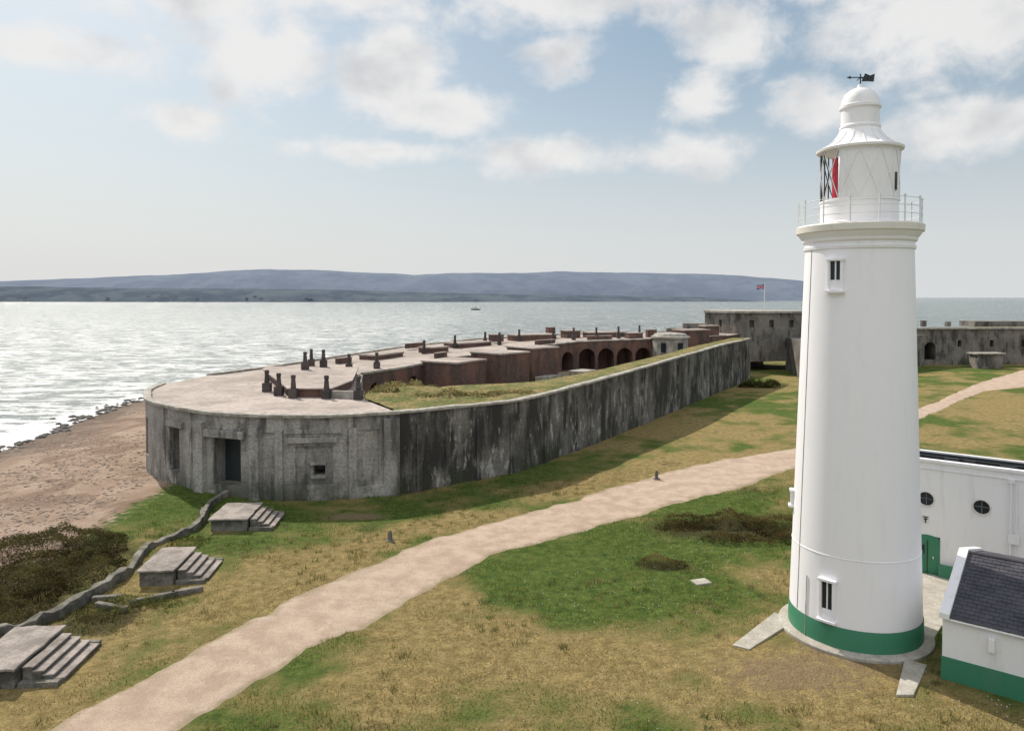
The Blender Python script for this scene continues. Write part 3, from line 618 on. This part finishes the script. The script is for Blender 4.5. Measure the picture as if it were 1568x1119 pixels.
def tube_win(deg,z0,z1,w,name):
    a_=az(deg); rr=rad((z0+z1)/2); ca,sa=math.cos(a_),math.sin(a_); ax=(-sa,ca)
    def q(r): return (cx+r*ca,cy+r*sa)
    b=B(); zc=(z0+z1)/2; h=z1-z0; t_=.12
    for s in (-1,1):
        b.box((q(rr)[0]+ax[0]*s*(w/2-t_/2),q(rr)[1]+ax[1]*s*(w/2-t_/2),zc),(t_,.3,h),ax)
    b.box((*q(rr+.02),z1+.05),(w+.1,.36,.12),ax); b.box((*q(rr+.04),z0-.05),(w+.14,.42,.12),ax); b.box((*q(rr-.02),z0+.22),(w-2*t_,.26,.4),ax)
    b.box((*q(rr+.03),zc+.1),(.06,.12,h-.2),ax); b.box((*q(rr+.035),z0+.45),(w-2*t_,.1,.06),ax)
    b.obj(name+'_frame',M['white'],lh,bevel=.015)
    b=B(); b.box((*q(rr+.012),zc+.2),(w-2*t_,.06,h-.42),ax); b.obj(name+'_glass',M['glassd'],lh)
tube_win(22,1.35,3.1,.72,'lower_window'); tube_win(22,16.3,17.65,.70,'upper_window'); tube_win(84,5.8,6.45,.36,'side_window')
b=B(); a_=az(57); pr=None
for z in (1.2,4.2,6,12,18.2):
    pt=(cx+(rad(z)+.012)*math.cos(a_),cy+(rad(z)+.012)*math.sin(a_),z)
    if pr: b.tube(pr,pt,.012,6)
    pr=pt
a_=az(44); b.tube((cx+(rad(1)+.05)*math.cos(a_),cy+(rad(1)+.05)*math.sin(a_),.2),(cx+(rad(3)+.03)*math.cos(a_),cy+(rad(3)+.03)*math.sin(a_),3.0),.02,6)
b.obj('lightning_conductor',M['cop'],lh)
b=B(); a_=az(-62); b.box((cx+(LR+.02)*math.cos(a_),cy+(LR+.02)*math.sin(a_),21.3),(.13,.06,.8),(-math.sin(a_),math.cos(a_))); b.obj('vent_slot',M['black'],lh)

# ------------------------------------------------------------------ keepers' house
kh=empty('keepers_house'); e=(.775,-.632); q_=(.632,.775); p0=(22.9,42.8)
def W(s,d,o=None): return (p0[0]+e[0]*s+q_[0]*d,p0[1]+e[1]*s+q_[1]*d)
b=B(); b.prism([W(0,0),W(16,0),W(16,.4),W(0,.4)],-.5,6.5); walls=b.obj('front_wall',M['white2'],kh)
b=B(); b.prism([W(.003,.403),W(15.997,.403),W(15.997,7),W(.003,7)],-.5,[5.9,5.9,3.6,3.6]); b.obj('rear_walls',M['white2'],kh)
b=B(); b.prism([W(.1,1.5),W(15.9,1.5),W(15.9,7.3),W(.1,7.3)],3.4,[5.75,5.75,3.7,3.7]); b.obj('pitched_roof',M['slate'],kh)
cb=B()
for s in (1.33,4.05,7.2): cb.tube((*W(s,-.4),4.36),(*W(s,.30),4.36),.40,28)
cb.box((*W(1.45,0),1.1),(1.25,.5,2.3),e); 
cut=cb.obj('cut',M['white2']); applybool(walls,cut); fixn(walls)
b=B(); b.prism([W(-.12,-.1),W(16.1,-.1),W(16.1,.25),W(-.12,.25)],6.503,6.68); b.prism([W(-.05,-.05),W(16,-.05),W(16,-.003),W(-.05,-.003)],6.1,6.2)
b.prism([W(-.12,1.15),W(16,1.15),W(16,1.4),W(-.12,1.4)],5.6,6.95); b.obj('parapet_coping',M['white2'],kh,bevel=.02)
b=B()
for s in (0.6,2.5,3.4,5.2,6.4,8.4,10): b.box((*W(s,.62),6.55),(.5+.4*R.rand(),.22,.3+.2*R.rand()),e)
b.tube((*W(.3,.8),6.72),(*W(12,.8),6.72),.05,8)
b.prism([W(.0,.42),W(15.9,.42),W(15.9,1.14),W(0,1.14)],5.91,6.2); b.prism([W(.0,1.06),W(15.9,1.06),W(15.9,1.143),W(0,1.143)],6.203,6.86); b.obj('gutter_and_pipework',M['black'],kh)
b=B()
for s in (1.33,4.05,7.2):
    for k in range(28):
        a0=k/28*6.2832;a1=(k+1)/28*6.2832
        def q3(a_): x_,y_=W(s+.43*math.cos(a_),-.02); return (x_,y_,4.36+.43*math.sin(a_))
        b.tube(q3(a0),q3(a1),.045,6)
b.obj('porthole_frames',M['cream'],kh,True,False)
b=B()
for s in (1.33,4.05,7.2): b.tube((*W(s,.16),4.36),(*W(s,.22),4.36),.41,24); b.box((*W(s,.12),4.36),(.04,.04,.8),e,1); b.box((*W(s,.125),4.36),(.8,.04,.04),e,1)
b.obj('porthole_glass',[M['glassd'],stone('window_lead',(.2,.2,.2),(.14,.14,.14))],kh)
b=B(); DS=1.45
prof=[(-.62,.02),(.62,.02)]+[(.62*math.cos(a_),2.0+.30*math.sin(a_)) for a_ in np.linspace(0,math.pi,12)]
v=[]; k=len(prof)
for d in (-.05,.04):
    for u,z in prof: v.append((*W(DS+u,d),z))
b.add(v,[tuple(range(k)),tuple(range(2*k-1,k-1,-1))]+[(q,(q+1)%k,k+(q+1)%k,k+q) for q in range(k)])
b.box((*W(DS,-.07),1.05),(.04,.04,1.9),e,1); b.box((*W(DS-.3,-.08),1.45),(.3,.04,.5),e,1); b.box((*W(2.6,-.3),.4),(1.1,.06,.85),e); b.box((*W(DS+.3,-.09),1.05),(.05,.06,.14),e,2); b.obj('green_door',[M['green'],M['black'],M['rail']],kh)
b=B(); b.tube((*W(5.4,-.1),.0),(*W(5.4,-.1),6.1),.055,8); b.tube((*W(5.65,-.08),1.5),(*W(5.65,-.08),6.0),.03,8); b.box((*W(5.4,-.1),6.05),(.3,.16,.2),e); b.box((*W(5.55,-.1),2.9),(.5,.12,.5),e); b.obj('downpipe',M['white2'],kh)
b=B(); b.box((*W(1.33,-.02),3.2),(.36,.04,.42),e); b.obj('wall_plaque',M['cream'],kh)
b=B(); b.box((*W(1.33,-.05),3.2),(.2,.03,.06),e); b.box((*W(1.33,-.052),3.12),(.06,.03,.3),e);b.box((*W(1.33,-.05),3.32),(.26,.03,.05),e); b.obj('plaque_relief',M['black'],kh)

# outbuilding
ob=empty('slate_roofed_outbuilding'); p0=(18.05,30.3)
b=B(); D2=5.0; zr=3.95; ze=2.68
b.prism([W(0,0),W(9,0),W(9,2*D2),W(0,2*D2)],-.3,ze)
for s in (0,8.75):
    A_=[(*W(s,0),ze),(*W(s,2*D2),ze),(*W(s,D2),zr)]; A2=[(*W(s+.25,0),ze),(*W(s+.25,2*D2),ze),(*W(s+.25,D2),zr)]
    b.add(A_+A2,[(0,1,2),(5,4,3),(0,3,4,1),(1,4,5,2),(2,5,3,0)])
b.obj('walls',M['white2'],ob)
b=B(); b.prism([W(-.03,-.03),W(9.03,-.03),W(9.03,.05),W(-.03,.05)],-.3,.98); b.prism([W(-.03,.052),W(.05,.052),W(.05,9.9),W(-.03,9.9)],-.3,.98); b.obj('green_plinth',M['green'],ob)
b=B()
rows=19
for side in (0,1):
    for k in range(rows):
        d0=-.18+(D2+.18)*k/rows; d1=-.18+(D2+.18)*(k+1)/rows+.05
        z0=ze+(zr-ze)*(d0/D2)+.09; z1=ze+(zr-ze)*(d1/D2)+.065
        if side: d0,d1=2*D2-d0,2*D2-d1
        s=.27 
        while s<8.7:
            w=.33; jj=R.rand()*.015; off=.0 if k%2 else .16
            s1=min(s+(w if s>.28 or not off else off)-.014,8.7); P4=[(*W(s,d0),z0+jj),(*W(s1,d0),z0+jj),(*W(s1,d1),z1),(*W(s,d1),z1)]
            b.add(P4+[(x_,y_,z-.03) for x_,y_,z in P4],[(0,1,2,3),(7,6,5,4),(0,4,5,1),(1,5,6,2),(2,6,7,3),(3,7,4,0)]); s=s1+.014
b.obj('slate_roof',M['slate'],ob,False,False)
b=B()
for s in (-.1,8.7):
    for sd in (0,1):
        d0,d1=(-.2,D2) if not sd else (2*D2+.2,D2)
        za=ze+.02-.07; zb=zr+.02
        v=[(*W(s,d0),za),(*W(s+.37,d0),za),(*W(s+.37,d1),zb),(*W(s,d1),zb)]; b.add(v+[(x_,y_,z+.22) for x_,y_,z in v],[(3,2,1,0),(4,5,6,7),(0,1,5,4),(1,2,6,5),(2,3,7,6),(3,0,4,7)])
b.obj('verge_coping',M['white2'],ob)
b=B(); b.tube((*W(.3,D2),zr+.1),(*W(8.7,D2),zr+.1),.08,8); b.obj('ridge',M['slate'],ob)
b=B(); b.box((*W(1.75,-.12),2.0),(.22,.24,.55),e); b.tube((*W(.28,-.14),2.62),(*W(9,-.14),2.62),.05,8); b.obj('vent_box_and_gutter',M['white2'],ob,bevel=.02)

# paving
pv=B()
def pad(poly,z=.09): pv.prism(poly,-.3,z)
pad([(13.3,36.6),(10.1,33.1),(10.75,32.7),(13.9,35.6)]); pad([(15.4,28.9),(16.1,28.9),(18.0,31.3),(17.3,31.8)]); pad([(19.5,36),(21.2,34.8),(26,40.2),(23.2,42.3),(21.5,40.0),(20.3,38)])
pad([(17.4,31.4),(19.4,33.4),(20.8,35.0),(19.7,35.9),(18.6,33.4),(16.9,31.9)],.10)
pv.obj('concrete_paving',M['paving'],bevel=.02)
b=B(); b.box((10.6,40.6,.03),(1.0,.75,.14),(.9,.3)); b.obj('inspection_cover',M['paving'],bevel=.02)
for (x_,y_,h_) in ((-8,47.5,.75),(12.7,63.8,.8)):
    b=B(); b.tube((x_,y_,-.1),(x_,y_,h_*.8),.17,10,0,.14); b.tube((x_,y_,h_*.8),(x_,y_,h_),.14,10,0,.07); b.box((x_,y_,.02),(.5,.5,.2),(1,.2)); b.obj('stone_marker_post',M['ruin'],bevel=.02)

# ------------------------------------------------------------------ ruined terrace wall and step platforms
wp=np.array(cat([(-21.4,61),(-23.3,56.6),(-21.9,50.4),(-23.0,46),(-22.2,41.5),(-22.9,36.5),(-24.6,33.2),(-25.6,27)],9))
T_=np.gradient(wp,axis=0); T_/=np.linalg.norm(T_,axis=1)[:,None]; Nn=np.stack([-T_[:,1],T_[:,0]],1); b=B(); v=[]
for k in range(len(wp)):
    hh=.42+.09*R.randn()+.10*math.sin(k*.5); w1=.2+.05*R.randn(); w2=.2+.05*R.randn(); o=wp[k]+Nn[k]*w1; i_=wp[k]-Nn[k]*w2
    v+=[(o[0],o[1],-.5),(o[0],o[1],hh),(i_[0],i_[1],hh+.04*R.randn()),(i_[0],i_[1],-.5)]
f=[(4*k+q,4*k+(q+1)%4,4*k+4+(q+1)%4,4*k+4+q) for k in range(len(wp)-1) for q in range(4)]+[(0,1,2,3),(4*len(wp)-1,4*len(wp)-2,4*len(wp)-3,4*len(wp)-4)]
b.add(v,f); b.obj('ruined_terrace_wall',M['ruin'],bevel=.05)
def plat(name,x0,x1,y0,y1,h,ns,skew):
    st=empty(name)
    def S(x_,y_): dx,dy=x_-x0,y_-y0; return (x0+dx*math.cos(skew)-dy*math.sin(skew),y0+dx*math.sin(skew)+dy*math.cos(skew))
    b=B(); b.prism([S(x0,y0),S(x1,y0),S(x1,y1),S(x0,y1)],-.4,h-.12,0)
    ed=[]
    for (xa,ya),(xb,yb) in (((x0-.15,y0-.15),(x1+.1,y0-.15)),((x1+.1,y0-.15),(x1+.1,y1+.15)),((x1+.1,y1+.15),(x0-.15,y1+.15)),((x0-.15,y1+.15),(x0-.15,y0-.15))):
        for q in range(6):
            u=q/6; ed.append(S(xa+(xb-xa)*u+.09*(R.rand()-.5),ya+(yb-ya)*u+.14*(R.rand()-.5)))
    b.prism(ed,h-.117,h,1)
    b.obj('platform',[M['ruin'],M['step']],st,bevel=.03)
    b=B(); dp=.40
    for k in range(ns):
        z=h*(1-(k+1)/(ns+1)); xa=x1+.12+k*dp
        b.prism([S(xa,y0+.35),S(xa+dp,y0+.35),S(xa+dp,y1-.35),S(xa,y1-.35)],-.4,z-.08,0); b.prism([S(xa+.002,y0+.33),S(xa+dp+.06,y0+.33+.06*R.rand()),S(xa+dp+.06,y1-.33-.1*R.rand()),S(xa+.002,y1-.33)],z-.077,z,1)
    b.prism([S(x1+.12,y0),S(x1+ns*dp+.1,y0),S(x1+ns*dp+.1,y0+.3),S(x1+.12,y0+.3)],-.4,.18,0); b.prism([S(x1+.12,y1-.3),S(x1+ns*dp+.1,y1-.3),S(x1+ns*dp+.1,y1),S(x1+.12,y1)],-.4,.18,0)
    b.obj('steps',[M['ruin'],M['step']],st,bevel=.025)
plat('step_platform',-20.6,-18.2,49.6,53.4,.85,4,.08); plat('step_platform',-20.7,-18.9,40.2,43.8,.85,4,.1); plat('step_platform',-22.4,-20.4,29.4,33.2,.85,4,.08)
b=B()
for (x_,y_,l_,a_) in ((-19,38.3,2.2,.6),(-20.6,37.2,2,-.3),(-17.6,39.2,1.6,.5),(-21.4,38.3,1.5,.2)): b.box((x_,y_,.08),(l_,.3,.32),(math.cos(a_),math.sin(a_)))
b.obj('fallen_kerb_stones',M['ruin'],bevel=.05)

# ------------------------------------------------------------------ sky & sun
S=Vector((-.60,.82,1.0)).normalized(); el=math.asin(S.z); azs=math.atan2(S.x,S.y)
su=bpy.data.lights.new('sun','SUN'); su.energy=4.8; su.angle=math.radians(.53); su.color=(1,.935,.83)
so=link(bpy.data.objects.new('sun',su)); so.rotation_euler=(-S).to_track_quat('-Z','Y').to_euler()
w=bpy.data.worlds.new('World'); sc.world=w; w.use_nodes=True; w.node_tree.nodes.clear(); t=T(w.node_tree)
sky=t.n('ShaderNodeTexSky',sky_type='NISHITA',sun_disc=False,sun_elevation=el,sun_rotation=azs,altitude=0,air_density=1.0,dust_density=1.6,ozone_density=1.0).outputs[0]
sky=t.vm('MULTIPLY',sky,(.105,.104,.096))
d=t.n('ShaderNodeTexCoord').outputs['Generated']; d=t.vm('NORMALIZE',d); sx=t.n('ShaderNodeSeparateXYZ',{0:d})
A=t.m('ARCTAN2',sx.outputs[0],sx.outputs[1]); E=t.m('ARCSINE',sx.outputs[2]); ae=t.n('ShaderNodeCombineXYZ',{0:A,1:E,2:0.0}).outputs[0]
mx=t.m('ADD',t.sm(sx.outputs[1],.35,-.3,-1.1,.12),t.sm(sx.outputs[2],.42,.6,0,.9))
for (a_,e_,hw,hh,st) in ((-9.8,16.4,4.2,3.4,.5),(-6.6,14.2,6.0,1.8,.4),(-19.5,17.0,6.6,3.3,.4),(-31.5,15.8,6.5,1.8,.25),(-25,20.8,10,2.8,.3),(-13,22,9,2.2,.25),(2.9,10.8,5.6,1.8,.35),(-10.5,11.0,8,1.2,.12),(4.4,18,3.8,1.8,.22),(16.2,19.5,4.2,3.8,.28),(14.5,15,3.0,2.8,.2),(14.8,10.8,5,2.0,.2),(22.4,13.6,3.8,2.1,.3),(31,17.5,8,3.8,.4),(32.6,11,7,2.6,.2),(-23.8,12.2,4,1.6,.2),(5,22.8,15,2.8,.32),(27,22,9,2.6,.3)):
    v=t.vm('MULTIPLY',t.vm('SUBTRACT',ae,(math.radians(a_),math.radians(e_),0)),(1/math.radians(hw),1/math.radians(hh),0))
    l=t.n('ShaderNodeVectorMath',{0:v},operation='LENGTH').outputs['Value']
    mx=t.m('MAXIMUM',mx,t.m('SUBTRACT',1+st,l))
dn=t.scl(d,(1,1,1.4)); n1=t.noise(dn,11,8,.58,.2)
val=t.m('ADD',mx,t.m('MULTIPLY',t.m('SUBTRACT',n1,.5),2.5))
al=t.sm(val,.12,.95)
sh=t.noise(t.vm('ADD',dn,(.01,0,.04)),9,5,.5,.2)
cc=t.mix(t.sm(t.m('ADD',sh,t.m('MULTIPLY',val,.10)),.52,.84),C(.86,.85,.84),C(.61,.62,.64))
bk=t.sm(sx.outputs[1],.2,-.5,1,1.85); cc=t.vm('SCALE',cc); w.node_tree.links.new(bk,cc.node.inputs['Scale'])  # unseen clouds behind the camera, added and brightened to fill the shaded tower
base=t.mix(.30,sky,C(.38,.54,.65))
hz=t.m('POWER',t.sm(sx.outputs[2],.37,-.02,0,1),1.25)
base=t.mix(t.m('MULTIPLY',hz,.93),base,C(.72,.735,.75))
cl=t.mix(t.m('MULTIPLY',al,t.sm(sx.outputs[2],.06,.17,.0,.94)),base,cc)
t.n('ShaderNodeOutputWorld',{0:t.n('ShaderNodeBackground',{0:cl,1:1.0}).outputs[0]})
w.cycles.sampling_method='MANUAL'; w.cycles.sample_map_resolution=512

# ------------------------------------------------------------------ camera
cd=bpy.data.cameras.new('camera'); cam=link(bpy.data.objects.new('camera',cd)); cam.location=(0,0,16)
cd.sensor_width=36; cd.lens=25.7; cd.shift_y=-.048; cd.clip_end=60000; cd.clip_start=.1
cam.rotation_euler=(math.radians(90-1.5),0,0); sc.camera=cam
